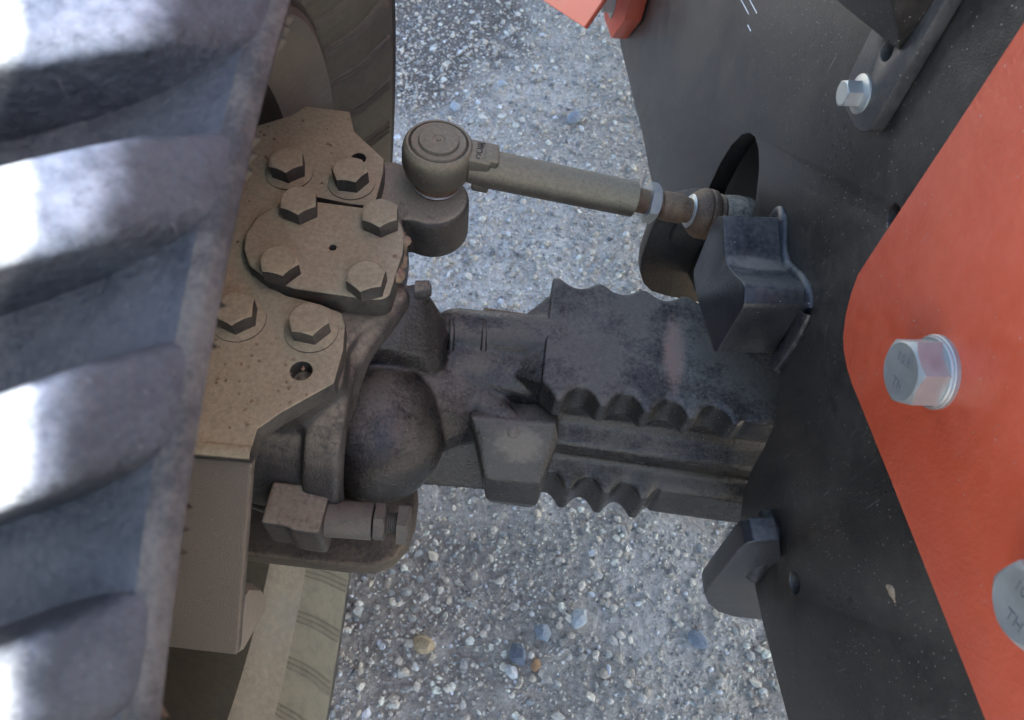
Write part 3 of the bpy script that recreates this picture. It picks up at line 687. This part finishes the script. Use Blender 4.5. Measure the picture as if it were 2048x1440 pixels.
for i, (x, y) in enumerate([(1872, 744), (2128, 1212)]):
    p = PF(x, y, OF); b_ = add('bolt', BH, None, op, orient(p+PN*.0046, PN, (.38, .1)[i]), smooth=0)
    add('washer', WA, None, b_, Matrix.Translation((0, 0, -.0046)), local=True, smooth=0)
    # stamped figures, upside down along the rim of the head
    Wm = W[b_]
    for txt, ang, sz in (('10.9', 0, .0085), ('TH', math.pi, .0085)):
        tm = text_mesh(txt, sz, .00012)
        base = Wm.to_3x3(); up2 = Zv; ex = PN.cross(up2).normalized()
        phi = R_(40)
        # text frame on the head face: direction d1 reading direction
        d1 = (PY*-.87+Zv*.5).normalized(); d2 = PN.cross(d1).normalized()
        c = p+PN*(.0046+.0175)+d2*(.0078 if ang == 0 else -.0080)
        if ang: c += d1*.001
        L_ = Wm.inverted() @ Matrix(((d1.x, d2.x, PN.x, c.x), (d1.y, d2.y, PN.y, c.y), (d1.z, d2.z, PN.z, c.z), (0, 0, 0, 1)))
        add('lettering', tm, M['text_zinc'], b_, L_, local=True, smooth=0)

# ================================================================== MOUNTING BRACKET (top right)
mb = thing('mounting_bracket', PF(1722, 262, .01), 'black bolted mounting bracket with zinc flange bolt on the frame plate', 'bracket')
MF = .012
bp = [(1722, 264), (1708, 252), (1688, 215), (1685, 196), (1698, 150), (1760, 20), (1810, -90), (1985, -150), (1890, 0), (1745, 250), (1736, 263)]
add('base_plate', prism([PF(x, y, MF) for x, y in bp], -PN*(MF-.001), .0015, 2, [cyl_cut(PF(1773, 98, MF), PN, .0075, .03)]), M['bracket'], mb)
g0 = [PF(1799, 106, MF), PF(1748, -40, MF), PF(1905, -50, MF)]
gp = [PF(1799, 106, MF), PF(1752, 2, MF), PF(1735, -110, MF), PF(1930, -110, MF), PF(1858, 22, MF)]
bm = bmesh.new()
hull(bm, [Vector(p) for p in gp]+[gp[1]+PN*.030, gp[2]+PN*.05, gp[3]+PN*.05, gp[4]+PN*.02])
add('gusset', apply_mods(bm_mesh(bm), [BEV(.0025, 2)]), M['frame'], mb)
SB = hex_mesh(.0165, .011); SB.materials.append(M['zinc']); sm(SB, 25)
SF = lathe([(0, .0135), (.0016, .0133), (.0032, .0095), (.0034, .005)], seg=36); SF.materials.append(M['zinc']); sm(SF, 40)
p = PF(1722, 188, MF); b_ = add('bolt', SB, None, mb, orient(p+PN*.003, PN, .2), smooth=0)
add('washer', SF, None, b_, Matrix.Translation((0, 0, -.0032)), local=True, smooth=0)

# ================================================================== ORANGE PIECES AT THE TOP
ot = thing('orange_tab', PF(1222, 76, .02), 'small pointed orange tab with a bolt at the far frame edge', 'tab')
tp_ = [(1222, 77), (1209, 40), (1204, 8), (1206, -60), (1290, -90), (1257, 5), (1248, 40)]
add('tab_sheet', prism([PF(x, y, .030) for x, y in tp_], -PN*.028, .002, 2), M['orange'], ot)
TB = hex_mesh(.03, .016); TB.materials.append(M['zinc']); sm(TB, 25)
b_ = add('bolt', TB, None, ot, orient(PF(1222, 5, .034), PN, .2), smooth=0)
WT = lathe([(0, .024), (.003, .024), (.0035, .012)], seg=36); WT.materials.append(M['zinc']); sm(WT, 40)
add('washer', WT, None, b_, Matrix.Translation((0, 0, -.0035)), local=True, smooth=0)
og = thing('orange_guard', PZ(1168, 54, .45), 'orange sheet metal corner hanging beside the small orange tab', 'guard')
gp_ = [PP(x, y, PZ(1168, 54, .45), (PN+Zv*.5).normalized()) for x, y in [(1168, 55), (1088, 2), (1030, -40), (1080, -130), (1240, -130), (1208, -4)]]
add('guard_sheet', prism(gp_, -PN*.006-Zv*.003, .001, 1), M['orange'], og)

# ================================================================== UNSEEN SHADE HOOD (added to shade the axle, sloped to place the tyre's shadow edge)
hd = thing('unseen_shade_hood', SZ(.4, 1.2, -.3), 'unseen orange hood shape added above the frame plate to shade the axle', 'hood')
HT = 1.592; HS = .46
def hz(s_): return HT+HS*(s_-.0)
a_, b_ = [[SZ(s_, z, o_+(s_-.0)*.06) for z, o_ in ((1.2, -.002), (hz(s_)-.04, -.02), (hz(s_), -.08), (hz(s_), -1.0), (1.2, -1.05))] for s_ in (-.62, 1.8)]
bm = bmesh.new(); hull(bm, a_+b_)
add('shade_hood_shell', apply_mods(bm_mesh(bm), [BEV(.015, 3)]), M['orange'], hd)
fb = [SZ(-1.6, z, o_) for z, o_ in ((.55, -.06), (1.195, -.06), (1.195, -1.0), (.55, -1.0))]
add('shade_hood_base', prism(fb, PY*4.2, .01, 1), M['frame'], hd)

S.render.engine = 'CYCLES'
S.render.resolution_x = 1024; S.render.resolution_y = 720
